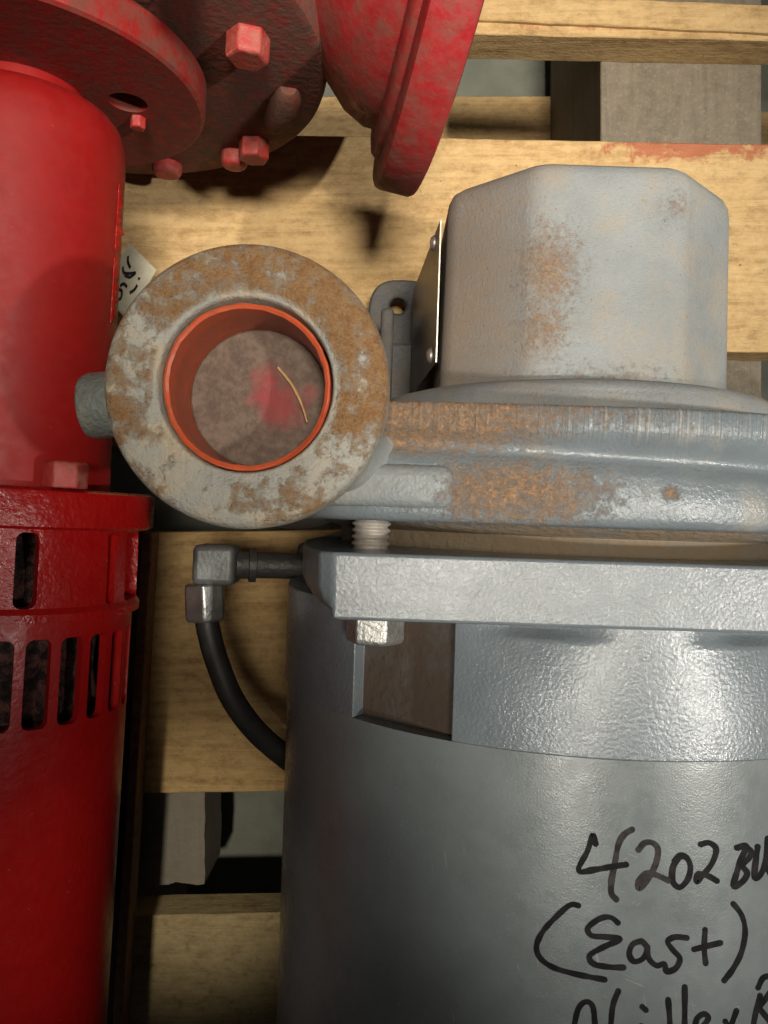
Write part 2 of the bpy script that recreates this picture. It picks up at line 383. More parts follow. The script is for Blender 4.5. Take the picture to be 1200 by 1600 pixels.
# lug that takes the bolt
lugm = m_grey('grey_lug', peel=0.2, peel_scale=1.3, rough=0.45, dust=0.3, col=(0.20, 0.22, 0.225), dustcol=(0.33, 0.30, 0.24), blobs=(((-34, 3, Z0 + 66), (6, 8, 20), 0.3),))
lug = [(-60, 62.5), (-50, 65.6), (-42, 67.5), (-33.6, 68.0), (-33.6, 40), (-58, 40), (-60, 55)]
obj('bolt_lug', extr(lug, -0.7, 6.6), lugm, gp, GO, bevel=2.0, seg=4)
# cover and suction boss
covm = m_grey('grey_cover', peel=0.16, peel_scale=1.3, rough=0.6, dust=0.35, dustcol=(0.33, 0.265, 0.185), base_rust=0.10, sandy=0.2, col=(0.24, 0.255, 0.26), speck=0.5)
obj('front_cover', lathe([(30, 10), (46.5, 16), (47.6, 20.5), (47.3, 23.2), (45.5, 25.0), (42, 26.0), (34, 26.6), (20, 27)], seg=128), covm, gp, GO, sharp=60)
bosm = m_grey('grey_boss', peel=0.14, peel_scale=1.3, rough=0.5, dust=0.40, dustcol=(0.31, 0.255, 0.185), sandy=0.22, col=(0.235, 0.252, 0.255), speck=0.5, brown=((-30, 48, Z0 + 22), (24, 60, 30), 0.55),
              blobs=(((-12, 50, Z0 + 33), (12, 18, 16), 0.42), ((-13, 38, Z0 + 33), (11, 14, 16), 0.38), ((14, 64, Z0 + 33), (10, 8, 10), 0.28), ((0, 28, Z0 + 30), (44, 7, 30), 0.26), ((32, 32, Z0 + 20), (8, 16, 20), 0.18)),
              rustcol=(0.33, 0.17, 0.065))
def octo(a, f):
    return [(-f, a), (f, a), (a, f), (a, -f), (f, -a), (-f, -a), (-a, -f), (-a, f)]
def rounded(poly, r, k=5):
    out = []; n = len(poly)
    for i in range(n):
        p = Vector(poly[i]); a = (Vector(poly[i - 1]) - p).normalized(); b = (Vector(poly[(i + 1) % n]) - p).normalized()
        ang = a.angle(b); t = r / math.tan(ang / 2)
        c = p + (a + b).normalized() * (r / math.sin(ang / 2)); s = p + a * t; e = p + b * t
        v0, v1 = s - c, e - c; w = v0.angle(v1)
        for q in range(k + 1):
            f = q / k; v = (v0 * math.sin((1 - f) * w) + v1 * math.sin(f * w)) / math.sin(w); out.append(tuple(c + v))
    return out
op = rounded(octo(33, 15.5), 7.5)
def sc_poly(p, s): return [(x * s, z * s) for x, z in p]
bm = bmesh.new()
sts = [(24, 1.03), (27.2, 1.012), (28.5, 1.002), (32, 1.0), (68, 0.985), (70.4, 0.975), (72, 0.952), (72.9, 0.915), (73.2, 0.87), (73.2, 0.62), (60, 0.60)]
rings(bm, [[(x, y, z) for x, z in sc_poly(op, s)] for y, s in sts])
boss = obj('suction_boss', bm, bosm, gp, GO, sharp=45)
# nameplate
npm = NT('nameplate_metal')
c_ = npm.mix(npm.ramp(npm.noise(1.0, 5, 0.6, npm.scale((0.3, 0.06, 0.25))), 0.35, 0.7), (0.03, 0.024, 0.02), (0.10, 0.07, 0.042))
M['nplate'] = npm.out(c_, 0.34, npm.bump(npm.noise(0.5, 4), 0.06), 0.0)
bm = box(-34.2, -33.9, 33.5, 66.5, -46, 13.5)
for v in bm.verts:
    if v.co.z < 0: v.co.x -= 4.0
npl = obj('nameplate', bm, M['nplate'], boss, GO)
npl.data.materials.append(m_plain('cut_aluminium', (0.5, 0.47, 0.42), 0.4, 0.6))
for p in npl.data.polygons:
    if p.normal.z > 0.7: p.material_index = 1
M['rivet'] = m_plain('rivet_metal', (0.42, 0.38, 0.34), 0.45, 0.7)
for (y, z) in ((64.2, 4.0), (36.5, 6.0)):
    bm = place(lathe([(1.9, 0), (1.85, 0.5), (1.3, 1.1), (0.4, 1.35)], 'z', seg=20), (-34.7, y, z), (-1, 0, 0))
    obj('rivet', bm, M['rivet'], boss, GO)
# discharge neck
NX, NY = gl(*px(383, 601, 77)); NZ = 77.0
necm = NT('grey_neck')
def neck_mat():
    n = necm
    c = n.mix(n.ramp(n.noise(0.06, 5), 0.3, 0.7), (0.29, 0.29, 0.265), (0.36, 0.35, 0.31))
    a = n.n('ShaderNodeVectorMath'); a.operation = 'SUBTRACT'; n.l(n.co, a.inputs[0]); a.inputs[1].default_value = (NX, NY, 0)
    b = n.n('ShaderNodeVectorMath'); b.operation = 'MULTIPLY'; n.l(a.outputs[0], b.inputs[0]); b.inputs[1].default_value = (1, 1, 0)
    d = n.n('ShaderNodeVectorMath'); d.operation = 'LENGTH'; n.l(b.outputs[0], d.inputs[0]); rad = d.outputs['Value']
    dr = n.ramp(n.noise(0.13, 6, 0.6), 0.38, 0.62)
    c = n.mix(n.math('MULTIPLY', dr, 0.75), c, (0.45, 0.365, 0.25))
    up = n.ramp(n.z, Z0 + 72, Z0 + 76)
    k1 = n.math('MULTIPLY', n.ramp(rad, 13.8, 15.0), n.ramp(rad, 22.6, 21.6))
    sx = n.ramp(n.x, NX - 4, NX + 10); sy = n.ramp(n.y, NY - 14, NY - 2)
    bias = n.math('ADD', n.math('MULTIPLY', sy, 0.12), n.math('ADD', n.math('MULTIPLY', sx, 0.06), n.ramp(n.noise(0.1, 3), 0.35, 0.65, -0.10, 0.03)))
    rn = n.math('ADD', n.noise(0.36, 9, 0.72, dist=0.1), bias)
    k = n.math('MULTIPLY', n.math('MULTIPLY', n.ramp(rn, 0.47, 0.70), k1), up)
    tone = n.mix(n.ramp(n.noise(0.8, 8, 0.8), 0.35, 0.65), (0.33, 0.15, 0.048), (0.46, 0.27, 0.115))
    c = n.mix(n.math('MULTIPLY', k, 0.97), c, tone)
    # machined swirl scratches near the bore
    ln = n.noise(1.0, 2, 0.5, n.scale((2.2, 0.05, 0.05)))
    lm = n.math('MULTIPLY', n.math('MULTIPLY', n.ramp(ln, 0.52, 0.62), n.ramp(rad, 18.5, 14.5)), up)
    c = n.mix(n.math('MULTIPLY', lm, 0.2), c, (0.16, 0.165, 0.175))
    nb = n.bump(n.noise(0.7, 4, 0.6), 0.45); nb = n.bump(n.noise(2.4, 4, 0.7), 0.28, 1.0, nb); nb = n.bump(n.math('MULTIPLY', k, n.noise(1.2, 5, 0.75)), 0.55, 0.9, nb)
    return n.out(c, n.math('ADD', 0.5, n.math('MULTIPLY', k, 0.35)), nb)
prof = [(13.3, 30), (13.35, 76.2), (13.55, 76.85), (13.8, 77.0), (17, 77.05), (20.3, 77.0), (21.2, 76.65), (21.8, 75.9), (22.1, 74.6), (22.1, 70), (21.6, 64), (20.9, 52), (21.5, 30), (23.5, 8), (22, -12), (14, -26), (13.0, -20)]
bm = lathe(prof, 'z', (NX, NY, 0), seg=140, close=True); neck = obj('discharge_neck', bm, neck_mat(), gp, GO, sharp=50)
# fillet that carries the neck into the lug and casing
wm = neck.data.materials[0]
bm = bmesh.new(); wl = []
for i in range(25):
    t = i / 24; ang = R(-46 + 32 * t); ca, sa = math.cos(ang), math.sin(ang)
    wdt = 0.8 + 7.0 * math.sin(math.pi * t); top = 73.5
    row = []
    for k in range(10):
        f = k / 9 * math.pi / 2; r_ = 21.4 + wdt * (1 - math.cos(f)); row.append((NX + r_ * ca, NY + r_ * sa, top - (top - 63.0) * math.sin(f)))
    row += [(NX + (21.4 + wdt) * ca, NY + (21.4 + wdt) * sa, 50), (NX + 19 * ca, NY + 19 * sa, 50), (NX + 19 * ca, NY + 19 * sa, 73.4)]
    wl.append(row)
rings(bm, wl); obj('neck_fillet', bm, lugm, gp, GO, sharp=70)
# pipe plug on the far side of the neck
plx, ply = gl(*px(131, 636, 46))
plgm = m_grey('grey_plug', peel=0.5, peel_scale=0.8, rough=0.55, dust=0.35, base_rust=0.10, col=(0.13, 0.145, 0.135))
bm = place(lathe([(4.6, 0), (5.8, 0.5), (6.3, 2.0), (6.3, 9), (5.5, 16), (5.5, 40)], 'z', seg=40), (plx, ply, 46), (1, 0.12, 0))
obj('pipe_plug', bm, plgm, gp, GO, bevel=0.3)
# bolt
zinc = m_plain('zinc_plated', (0.52, 0.52, 0.50), 0.42, 0.85, 1.4, 0.25, 0.25)
bx, bz = -47.2, 52.0
bm = bmesh.new(); L = []; npitch = 40; r0 = 3.55
pr = []
for i in range(24):
    y = 3.0 - i * 0.6; pr.append((r0 if i % 2 else r0 - 0.55, y)); pr.append((r0 if i % 2 else r0 - 0.55, y - 0.22))
bolt = obj('bolt', lathe(pr, 'y', (bx, 0, bz), seg=36), m_plain('bolt_thread', (0.36, 0.33, 0.29), 0.6, 0.5, 1.2, 0.1), gp, GO, sharp=60)
bm = hexa(5.5, 6.3, rot=R(8)); place(bm, (bx + 1.3, -19.2, bz), (0, -1, 0))
obj('bolt_head', bm, zinc, bolt, GO, bevel=0.35, seg=3)
bm = bmesh.new(); bolt2 = obj('bolt', lathe(pr, 'y', (-bx, 0, bz), seg=36), bolt.data.materials[0], gp, GO, sharp=60)
obj('bolt_head', place(hexa(5.5, 6.3), (-bx, -19.2, bz), (0, -1, 0)), zinc, bolt2, GO, bevel=0.35, seg=3)
# casing foot with bolt hole
ftm = m_grey('grey_foot', peel=0.5, peel_scale=0.7, rough=0.6, dust=0.4, dustcol=(0.15, 0.12, 0.09), col=(0.075, 0.076, 0.078))
fx0, fy0 = gl(*px(615, 470, -60))
bm = bmesh.new(); pts = []
for k in range(40):
    a = 2 * math.pi * k / 40
    pts.append((fx0 + 3 + 11 * math.copysign(abs(math.cos(a)) ** 0.7, math.cos(a)), fy0 - 5 + 12 * math.copysign(abs(math.sin(a)) ** 0.7, math.sin(a))))
rings(bm, [[(x, y, z) for x, y in pts] for z in (-66, -60)])
ft = obj('casing_foot', bm, ftm, gp, GO)
hx, hy = gl(*px(622, 477, -60))
cut(ft, [xf(lathe([(2.6, -80), (2.6, -40)], 'z', (hx, hy, 0), seg=24), Matrix.Diagonal((U, U, U, 1)) @ Matrix.Translation(GO))])
b_ = ft.modifiers.new('bevel', 'BEVEL'); b_.width = 0.8 * U; b_.segments = 2
rx, ry = gl(*px(606, 530, -45))
obj('foot_rib', box(rx - 2.2, rx + 1.6, ry - 26, ry + 6, -60, -30), ftm, gp, GO, bevel=1.2)
obj('foot_post', box(fx0 - 2, fx0 + 14, 0, fy0 - 16, PT, -48), ftm, gp, GO, bevel=1.0)
for (sx, y0) in ((-1, -60), (1, -60), (-1, -170), (1, -170)):
    obj('motor_foot', extr([(sx * 30, -74.8), (sx * 64, -74.8), (sx * 64, -70), (sx * 52, -66), (sx * 44, -48), (sx * 28, -55)], y0, y0 - 26), ftm, gp, GO, bevel=0.8)
# conduit box, elbow connector and cable on the motor's side
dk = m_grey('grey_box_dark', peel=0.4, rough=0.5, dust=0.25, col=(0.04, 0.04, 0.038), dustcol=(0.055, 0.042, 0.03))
zc = -8.0
ex, ey = gl(*px(338, 882, zc))
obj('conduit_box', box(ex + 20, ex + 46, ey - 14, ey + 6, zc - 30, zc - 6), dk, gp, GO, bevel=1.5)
al = m_plain('cast_connector', (0.20, 0.21, 0.21), 0.5, 0.55, 0.9, 0.12, 0.25)
bm = xf(box(-5.2, 5.6, -5.0, 5.2, -5.4, 5.4), Matrix.Translation((ex, ey, zc)))
con = obj('cable_connector', bm, al, gp, GO, bevel=1.6, seg=3)
obj('connector_nipple', place(lathe([(3.6, 0), (3.6, 3), (4.4, 3.2), (4.4, 5.0), (3.4, 5.2), (3.4, 26)], 'z', seg=32), (ex + 5, ey, zc - 1), (1, 0, -0.22)), dk, con, GO)
nut = m_plain('zinc_nut', (0.50, 0.50, 0.48), 0.36, 0.9, 1.2, 0.12, 0.2)
nx_, ny_ = gl(*px(320, 912, zc))
obj('hex_nut', place(hexa(5.6, 9.6, rot=R(22)), (nx_, ny_, zc), (0.06, -1, 0.0)), nut, con, GO, bevel=0.5)
pth = []
for (X, Y, Z) in ((322, 955, -8), (326, 985, -8), (338, 1030, -9), (362, 1090, -11), (398, 1140, -15), (440, 1178, -20), (490, 1215, -26), (560, 1250, -36), (620, 1280, -50)):
    x, y = gl(*px(X, Y, Z)); pth.append((x, y, Z))
rub = m_plain('black_rubber', (0.022, 0.021, 0.020), 0.48, 0, 0.8, 0.06, 0.3)
sp = smooth_path(pth, 6)
obj('cable', tube(sp, [3.05] * len(sp), 20), rub, gp, GO, sharp=60)
# marker writing on the shell: photo strokes laid onto the cylinder
ink = NT('marker_ink')
M['ink'] = ink.out(ink.mix(ink.ramp(ink.noise(0.4, 5), 0.4, 0.7), (0.005, 0.005, 0.006), (0.018, 0.016, 0.016)), 0.6, spec=0.12)
ink_glare_tag = NT('marker_ink_glare_tag')  # paler ink paints the highlight's glare into some strokes; tag scrawl shares it
M['ink_glare_tag'] = ink_glare_tag.out(ink_glare_tag.mix(ink_glare_tag.ramp(ink_glare_tag.noise(0.4, 5), 0.35, 0.65), (0.012, 0.010, 0.010), (0.045, 0.038, 0.036)), 0.6, spec=0.15)
LV = [67.04]
def onto(zx, zy):
    X, Y = 820 + zx / 3.158, 1260 + zy / 3.158
    d = Vector(((X - 600) / F, (800 - Y) / F, -1.0)); ox, oy = gl(0, 0); c, s = math.cos(-GR), math.sin(-GR)
    d = Vector((d.x * c - d.y * s, d.x * s + d.y * c, d.z)); o = Vector((ox, oy, H))
    a = d.x ** 2 + d.z ** 2; b = 2 * (o.x * d.x + o.z * d.z); cc = o.x ** 2 + o.z ** 2 - LV[0] ** 2
    t = (-b - math.sqrt(max(0, b * b - 4 * a * cc))) / (2 * a); return o + d * t
def stroke(bm, pts, w=13.5):
    P = smooth_path([(x, y, 0) for x, y in pts], 7); L = []; LV[0] = 67.04 + 0.004 * (len(bm.faces) % 7)
    for i, p in enumerate(P):
        t = (P[min(i + 1, len(P) - 1)] - P[max(i - 1, 0)]); t = t.normalized() if t.length > 1e-6 else Vector((1, 0, 0))
        n_ = Vector((-t.y, t.x, 0)); ww = w * (0.88 + 0.22 * mnoise.noise(Vector((p.x * 0.02, p.y * 0.02, 3))))
        L.append((p + n_ * ww, p - n_ * ww))
    # round ends
    def capv(p, t, k): return [p + Vector((math.cos(a) * w * 0.9, math.sin(a) * w * 0.9, 0)) for a in [2 * math.pi * j / 14 for j in range(14)]]
    prev = None
    for a, b in L:
        LV[0] += 0.0006
        va, vb = bm.verts.new(onto(a.x, a.y)), bm.verts.new(onto(b.x, b.y))
        if prev: bm.faces.new((prev[0], va, vb, prev[1]))
        prev = (va, vb)
    for e in (P[0], P[-1]):
        LV[0] += 0.003
        bm.faces.new([bm.verts.new(onto(q.x, q.y)) for q in capv(e, None, 0)])
WR = [
 ('number', 'ink', [[(350, 185), (335, 142), (310, 220), (265, 318), (350, 312), (430, 298), (500, 288)]]),
 ('number', 'ink_glare_tag', [[(530, 115), (490, 140), (462, 190), (445, 280), (428, 370), (428, 430), (452, 460)], [(562, 215), (590, 182), (630, 180), (658, 215), (645, 290), (600, 370), (565, 405), (562, 370), (600, 332), (650, 340), (708, 366)]]),
 ('number', 'ink', [[(762, 250), (732, 300), (730, 370), (765, 400), (805, 360), (818, 300), (800, 255), (765, 245), (740, 272)], [(870, 188), (910, 180), (945, 212), (925, 280), (880, 340), (850, 372), (855, 335), (900, 342), (948, 368)], [(1048, 205), (1095, 198), (1065, 270), (1032, 390), (1075, 372), (1098, 330), (1075, 292), (1108, 255), (1118, 222), (1085, 200)], [(1150, 200), (1134, 345), (1165, 335), (1190, 270), (1200, 160)], [(1200, 160), (1196, 290), (1215, 340)]]),
 ('word', 'ink', [[(265, 490), (222, 488), (150, 550), (88, 620), (58, 690), (76, 748), (140, 795), (250, 828), (395, 856)], [(460, 575), (422, 548), (370, 555), (312, 600), (330, 638), (400, 645), (472, 655), (400, 690), (322, 735), (340, 778), (420, 794), (488, 796)], [(575, 665), (532, 682), (516, 730), (540, 766), (585, 750), (604, 700), (580, 668)], [(606, 695), (612, 750), (650, 786), (690, 778), (700, 815), (745, 800), (766, 752), (732, 710), (706, 668), (742, 646), (800, 650)], [(890, 610), (886, 700), (893, 775)], [(836, 706), (900, 690), (966, 674)], [(1030, 482), (1072, 540), (1088, 620), (1070, 720), (1030, 800), (985, 860)]]),
 ('word', 'ink', [[(238, 1120), (262, 1005), (300, 965), (334, 985), (345, 1060), (348, 1140)], [(462, 912), (436, 980), (426, 1070), (424, 1160)], [(580, 990), (598, 1006)], [(575, 1085), (572, 1150)], [(708, 955), (716, 1060), (718, 1160)], [(790, 892), (790, 1000), (788, 1160)], [(835, 1120), (850, 1050), (886, 1025), (906, 1048), (875, 1090), (840, 1125)], [(990, 1062), (1012, 1090), (1045, 1010)], [(1012, 1090), (1000, 1150)], [(1152, 895), (1176, 848), (1215, 835)], [(1162, 935), (1140, 1020), (1124, 1110)], [(1150, 1000), (1190, 950), (1225, 900)], [(1160, 1000), (1200, 1050), (1235, 1100)]]),
]
for nm, mk, strokes in WR:
    bm = bmesh.new()
    for s_ in strokes: stroke(bm, s_, 17 if nm == 'number' else 16)
    obj('handwriting', bm, M[mk], shell, GO, label='black marker handwriting')

# ------------------------------------------------------------------ orange cap and straw in the port
cpx, cpy = px(385, 604, 76)
cap = thing('thread_cap', 'orange red plastic protector cap pushed into the grey pump port', 'cap', (cpx, cpy, 60))
n = NT('orange_plastic')
lip = n.ramp(n.noise(0.7, 8, 0.8), 0.40, 0.66)
c_ = n.mix(n.math('MULTIPLY', lip, 0.6), (0.50, 0.075, 0.022), (0.25, 0.085, 0.045))
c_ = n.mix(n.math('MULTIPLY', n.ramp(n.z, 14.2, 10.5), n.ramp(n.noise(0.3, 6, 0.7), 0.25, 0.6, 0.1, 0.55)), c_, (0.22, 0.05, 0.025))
n.b.inputs['Subsurface Weight'].default_value = 0.15; n.b.inputs['Subsurface Radius'].default_value = (0.003, 0.0006, 0.0002)
M['orange'] = n.out(c_, 0.42, n.bump(n.noise(0.8, 3), 0.1))
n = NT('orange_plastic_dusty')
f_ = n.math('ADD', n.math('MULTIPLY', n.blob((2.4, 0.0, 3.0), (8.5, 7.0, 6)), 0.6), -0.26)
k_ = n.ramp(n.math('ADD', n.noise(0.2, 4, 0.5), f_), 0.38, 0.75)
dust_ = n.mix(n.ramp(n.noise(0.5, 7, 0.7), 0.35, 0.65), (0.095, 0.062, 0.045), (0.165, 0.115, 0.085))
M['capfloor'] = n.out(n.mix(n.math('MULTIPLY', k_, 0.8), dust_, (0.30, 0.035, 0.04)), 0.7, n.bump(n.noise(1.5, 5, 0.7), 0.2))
prof = [(12.95, -2.0), (13.05, 14.6), (12.95, 15.6), (12.6, 15.8), (12.15, 15.55), (12.0, 14.4), (11.7, -1.0), (11.7, -2.0)]
bm = lathe(prof, 'z', seg=120, close=True)
for v in bm.verts:
    a = math.atan2(v.co.y, v.co.x)
    if v.co.z > 13: v.co.z += 0.4 * math.sin(3 * a + 1) + 0.2 * mnoise.noise(v.co * 0.5); w_ = 1 + 0.007 * mnoise.noise(v.co * 0.5) + 0.004 * mnoise.noise(v.co * 1.7); v.co.x *= w_; v.co.y *= w_
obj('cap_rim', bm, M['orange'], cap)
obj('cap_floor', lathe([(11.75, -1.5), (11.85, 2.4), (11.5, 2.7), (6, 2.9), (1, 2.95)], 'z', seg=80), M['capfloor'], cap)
M['straw'] = m_plain('dry_straw', (0.55, 0.34, 0.15), 0.6, 0, 1.0, 0.05)
sp = smooth_path([(3.2, 5.2, 3.4), (5.6, 2.2, 3.7), (7.3, -1.2, 4.3), (8.3, -4.3, 5.4)], 8)
o = obj('straw', tube(sp, [0.12 + 0.16 * math.sin(math.pi * min(1, .15 + i / len(sp))) for i in range(len(sp))], 8), M['straw'])
o.location = cap.location; o['label'] = 'thin dry straw lying inside the orange cap'; o['category'] = 'straw'

# ------------------------------------------------------------------ red pump
RX, RY, RZ, RR = -88.0, 60.0, 8.0, R(-3.5)
rp = thing('red_pump', 'red painted pump with slotted motor and dusty bolted flanges', 'pump', (RX, RY, PT), RR)
RO = (0, 0, RZ - PT)
def rl(x, y):
    dx, dy = x - RX, y - RY; c, s = math.cos(-RR), math.sin(-RR)
    return (dx * c - dy * s, dx * s + dy * c)
red = m_red('red_paint', rough=0.56, peel=0.035, pscale=0.45, blobs=(((0, 37, 105), (26, 8, 14), 0.25),), dust=-0.1)
redg = m_red('red_paint_gloss', rough=0.28, peel=0.28, pscale=0.6)
redd = m_red('red_paint_dusty', rough=0.5, peel=0.3, pscale=0.5, dust=0.44, dustcol=(0.105, 0.05, 0.034))
redd2 = m_red('red_paint_worn', rough=0.42, peel=0.25, pscale=0.32, dust=0.22, dustcol=(0.145, 0.062, 0.042), col=(0.32, 0.013, 0.017), blobs=(((70, 35, 70), (45, 30, 60), 0.22),))
redd3 = m_red('red_paint_faded', rough=0.5, peel=0.3, pscale=0.5, dust=0.2, col=(0.36, 0.025, 0.024), dustcol=(0.30, 0.17, 0.12))
# bearing bracket: barrel with a rounded shoulder
prof = [(13, 44), (14, 36.5), (17.5, 36.0), (20.5, 34.8), (22.5, 32.5), (23.5, 29), (23.8, 24), (24.0, -20), (24.6, -50), (24.6, -54), (20, -54)]
obj('bearing_bracket', lathe(prof, seg=128), red, rp, RO, sharp=50)
# torn red tape standing off the barrel's side
for (p0, p1, sd) in ((283, 388, 1.0), (396, 500, 5.0)):
    bm = bmesh.new(); g_ = []
    ya, yb = (800 - p0) / 6.5 - RY, (800 - p1) / 6.5 - RY
    for i in range(41):
        f = i / 40; y = ya + (yb - ya) * f; row = []
        wd_ = (1.2 + 9 * abs(mnoise.noise(Vector((y * 0.30, sd, 0)))) + 3 * mnoise.noise(Vector((y * 1.3, sd, 4)))) * min(1, 6 * f, 6 * (1 - f)) + 0.4
        for k in range(5):
            phi = R(88 + k * wd_ / 4); r_ = 24.08 + 0.28 * k * wd_ / 6
            row.append((r_ * math.sin(phi), y, r_ * math.cos(phi)))
        g_.append([bm.verts.new(p) for p in row])
    for i in range(40):
        for k in range(4): bm.faces.new((g_[i][k], g_[i + 1][k], g_[i + 1][k + 1], g_[i][k + 1]))
    o_ = obj('torn_tape', bm, redg, rp, RO); sm_ = o_.modifiers.new('thick', 'SOLIDIFY'); sm_.thickness = 0.25 * U
# first disc with a hole
disc = obj('bracket_flange', lathe([(10, 40.0), (41, 40.0), (41.8, 40.6), (42, 41.5), (42, 47.5), (41, 48.5), (10, 48.5)], seg=128), m_red('red_paint_flange', rough=0.45, peel=0.15, dust=0.32, dustcol=(0.115, 0.05, 0.034)), rp, RO)
S_ = Matrix.Diagonal((U, U, U, 1))
cut(disc, [xf(lathe([(4.6, 20), (4.6, 60)], 'y', (24.0, 0, -2.0), seg=28), S_ @ Matrix.Translation(RO))])
obj('set_screw', place(hexa(2.0, 3.0), (24.2, 40.2, -9.5), (0, -1, 0)), redd3, rp, RO, bevel=0.3)
# second disc (body flange) and body
bf = obj('body_flange', lathe([(20, 50), (69.5, 50), (70.8, 50.8), (71.3, 52.5), (71.3, 60), (70, 61.5), (20, 61.5)], seg=160), redd, rp, RO)
for (ang, rr, rad, hh, mt) in ((12, 56, 5.0, 6.0, 'a'), (-33, 61.0, 4.6, 6.0, 'b'), (-41, 63, 4.6, 5.5, 'a'), (-51, 64, 4.0, 4.5, 'b'), (-74, 62.5, 4.6, 4, 'b'), (42, 60, 5.5, 6.5, 'a'), (-96, 62, 5, 6, 'a')):
    if ang == -33: continue
    p = (rr * math.cos(R(ang)), 50.2, rr * math.sin(R(ang)))
    if mt == 'b': bm = place(lathe([(rad, 0), (rad, hh * .7), (rad * .8, hh), (rad * .2, hh)], 'z', seg=24), p, (0, -1, 0))
    else: bm = place(hexa(rad, hh, rot=R(ang * 3 + 10)), p, (0, -1, 0))
    obj('hex_bolt' if mt == 'a' else 'stud_end', bm, redd3, bf, RO, bevel=0.5)
# raised rib on the flange face
sp = smooth_path([(62 * math.cos(R(a)), 50.0, 62 * math.sin(R(a))) for a in (-9, -14, -20, -25, -30)], 4)
obj('face_rib', tube(sp, [4.2 * math.sin(math.pi * (0.06 + 0.88 * i / (len(sp) - 1))) ** 0.45 for i in range(len(sp))], 14), redd, bf, RO)
obj('pump_body', lathe([(30, 60), (58, 61), (62, 66), (62, 92), (54, 110), (30, 120)], seg=96), redd, rp, RO, sharp=60)
# flared nozzle and its pipe flange (axis roughly along +x)
fn = Vector((1, -0.20, -0.15)).normalized()
fc = Vector((*rl(9.2 + 0.20 * 52, 130), 0)); 
fn_l = Matrix.Rotation(-RR, 3, 'Z') @ fn
def ax_lathe(prof, seg=96):
    return place(lathe(prof, 'z', seg=seg), fc, fn_l)
obj('pipe_flange', ax_lathe([(20, -11.0), (40, -11.0), (51.2, -10.6), (52.6, -9.8), (53, -8.5), (53, -1.2), (52.4, -0.2), (51, 0.2), (20, 0.2)]), redd2, rp, RO, sharp=40)
obj('raised_ring', ax_lathe([(30, -13), (42, -13.4), (45, -12.6), (45.8, -11.8), (45.8, -10.8), (30, -10.8)]), redd2, rp, RO, sharp=50)
obj('discharge_nozzle', ax_lathe([(12, -75), (14, -54), (18, -43), (24, -35), (31, -28), (37, -21.5), (39.5, -16), (39.5, -10), (20, -9)]), redd2, rp, RO, sharp=70)
# motor flange ring + bolt head
yA = 6.0 - RY
obj('motor_ring', lathe([(18, -53.8), (34, -53.8), (35.2, -54.4), (35.4, -55.2), (35.4, -61.8), (34.6, -62.4), (18, -62.4)], seg=128), redg, rp, RO)
b1 = rl(*px(103, 740, 30))
obj('hex_bolt', place(hexa(4.6, 5.6, rot=R(20)), (b1[0], -53.6, 22), (0, 1, 0)), redd3, rp, RO, bevel=0.4)
# vented end bell
def sector_cut(a0, a1, y0, y1, r0=20, r1=45):
    """a cutter between two angles (deg from the top, clockwise seen from the flange) with rounded corners"""
    bm = bmesh.new(); L = []; w = math.sin(R(a1 - a0) / 2) * 31 * 2; h = y1 - y0; rc = min(1.6, w * 0.4, h * 0.3); am = (a0 + a1) / 2
    pr = []
    for (cx, cy, s0) in ((w / 2 - rc, h / 2 - rc, 0), (-w / 2 + rc, h / 2 - rc, 90), (-w / 2 + rc, -h / 2 + rc, 180), (w / 2 - rc, -h / 2 + rc, 270)):
        for k in range(5): a = R(s0 + 22.5 * k); pr.append((cx + rc * math.cos(a), cy + rc * math.sin(a)))
    for rr in (r0, r1): L.append([(u, (y0 + y1) / 2 + v, rr) for u, v in pr])
    rings(bm, L)
    return xf(bm, S_ @ Matrix.Translation(RO) @ Matrix.Rotation(R(am), 4, 'Y'))
bell = obj('vented_end_bell', lathe([(28.5, -62.2), (32, -62.2), (32.2, -70), (32.3, -79), (33.2, -80.2), (33.2, -81.8), (28.5, -82)], seg=160, close=True), redg, rp, RO)
cut(bell, [sector_cut(a, b, -79, -63.2) for a, b in ((-20, 0), (3, 25), (31.5, 40), (70, 75), (83, 108), (112, 130))])
mot = obj('motor_housing', lathe([(29.6, -82.1), (31.6, -82.1), (31.6, -230), (29.6, -230)], seg=192, close=True), m_red('red_paint_motor', rough=0.32, peel=0.12, pscale=0.6), rp, RO)
cut(mot, [sector_cut(c - 4.9, c + 4.9, -104.5, -85.6) for c in (1.5, 15.2, 28.7, 42.2, 55.7, 69.2, 82.7, 96.2, 110)])
# dusty windings inside
n = NT('winding'); w_ = n.noise(0.35, 5, 0.7)
M['wind'] = n.out(n.mix(n.ramp(w_, 0.4, 0.65), (0.008, 0.005, 0.005), (0.15, 0.06, 0.05)), 0.8, n.bump(w_, 1.5))
bm = lathe([(5, -63), (19, -64), (23, -72), (24, -86), (23, -96), (25, -108), (25, -120), (5, -121)], seg=72); jitter(bm, 1.6, 0.28)
obj('winding', bm, M['wind'], rp, RO, sharp=80)
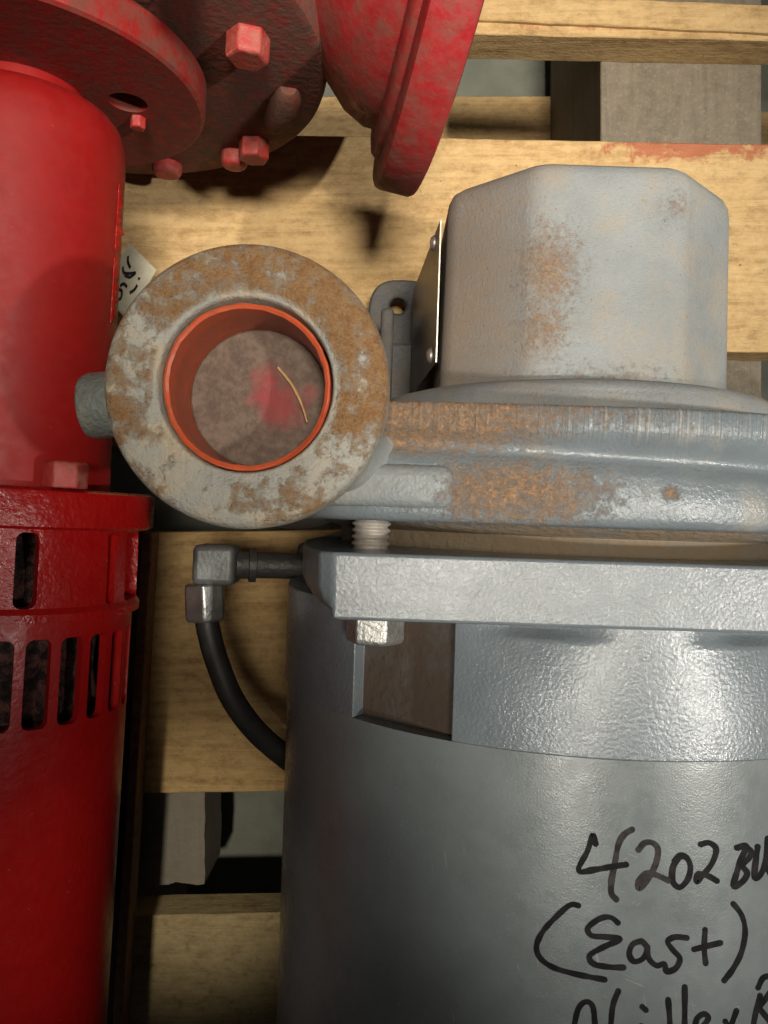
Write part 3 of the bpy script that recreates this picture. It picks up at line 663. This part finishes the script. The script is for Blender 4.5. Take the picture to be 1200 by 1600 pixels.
# cradle and base rail
based = m_red('red_base', rough=0.5, dust=0.42, col=(0.12, 0.012, 0.01), dustcol=(0.11, 0.07, 0.045))
e0 = rl(*px(243, 830, -70))[0]
obj('base_plate', box(-e0 - 20, e0 - 3.2, -250, -66, PT - RZ, PT - RZ + 4), based, rp, RO, bevel=0.5)
obj('base_lip', box(e0 - 3.2, e0, -250, -66, PT - RZ, PT - RZ + 9), m_red('red_base_lip', rough=0.55, dust=0.38, col=(0.14, 0.02, 0.015), dustcol=(0.30, 0.20, 0.11)), rp, RO, bevel=0.5)
obj('cradle', extr([(-18, PT - RZ + 4), (8, PT - RZ + 4), (8, -34), (20, -24), (-20, -24), (-18, -34)], -190, -120), based, rp, RO, bevel=0.8)
obj('bracket_foot', extr([(-20, PT - RZ), (10, PT - RZ), (8, -20), (-18, -20)], -40, -8), based, rp, RO, bevel=0.8)
obj('body_foot', box(-30, 20, 66, 100, PT - RZ, -56), based, rp, RO, bevel=0.8)

# ------------------------------------------------------------------ paper tag
M['paper'] = m_plain('tag_paper', (0.56, 0.52, 0.38), 0.75, 0, 0.8, 0.05, 0.12)
tz = -62.0
q = [px(203, 380, tz), px(246, 424, tz), px(196, 500, tz), px(150, 452, tz)]
tg = thing('paper_tag', 'cream paper tag with marker scrawl beside the red pump', 'tag', (q[0][0], q[0][1], PT))
bm = bmesh.new(); N_ = 10; g = []
def tagp(u, v, dz=0.0):
    a = Vector(q[0]).lerp(Vector(q[1]), u); b = Vector(q[3]).lerp(Vector(q[2]), u); p = a.lerp(b, v)
    return (p.x - q[0][0], p.y - q[0][1], tz - PT + 2.2 * math.sin(u * 2.6) - 9 * v * v + dz)
for lay in (0, -0.35):
    g.append([[bm.verts.new(tagp(i / N_, j / N_, lay)) for i in range(N_ + 1)] for j in range(N_ + 1)])
for s_ in g:
    for j in range(N_):
        for i in range(N_): bm.faces.new((s_[j][i], s_[j][i + 1], s_[j + 1][i + 1], s_[j + 1][i]))
for i in range(N_):
    for (j, ) in ((0,), (N_,)):
        bm.faces.new((g[0][j][i], g[0][j][i + 1], g[1][j][i + 1], g[1][j][i])); bm.faces.new((g[0][i][j], g[0][i + 1][j], g[1][i + 1][j], g[1][i][j]))
obj('card', bm, M['paper'], tg)
bm = bmesh.new()
for s_ in ([(.18, .18), (.28, .26), (.42, .30)], [(.20, .38), (.32, .44), (.50, .36), (.60, .30), (.52, .42), (.36, .46)], [(.78, .42), (.76, .52), (.68, .62)], [(.36, .66), (.44, .58), (.56, .58)], [(.36, .72), (.46, .70), (.50, .80), (.40, .86), (.34, .78)], [(.74, .30), (.76, .34)]):
    P = smooth_path([(a, b, 0) for a, b in s_], 6); pv = None
    for i, p in enumerate(P):
        t = (P[min(i + 1, len(P) - 1)] - P[max(i - 1, 0)]).normalized(); m_ = Vector((-t.y, t.x)) * 0.028
        v = (bm.verts.new(tagp(p.x + m_.x, p.y + m_.y, 0.05)), bm.verts.new(tagp(p.x - m_.x, p.y - m_.y, 0.05)))
        if pv: bm.faces.new((pv[0], v[0], v[1], pv[1]))
        pv = v
obj('scrawl', bm, M['ink_glare_tag'], tg)
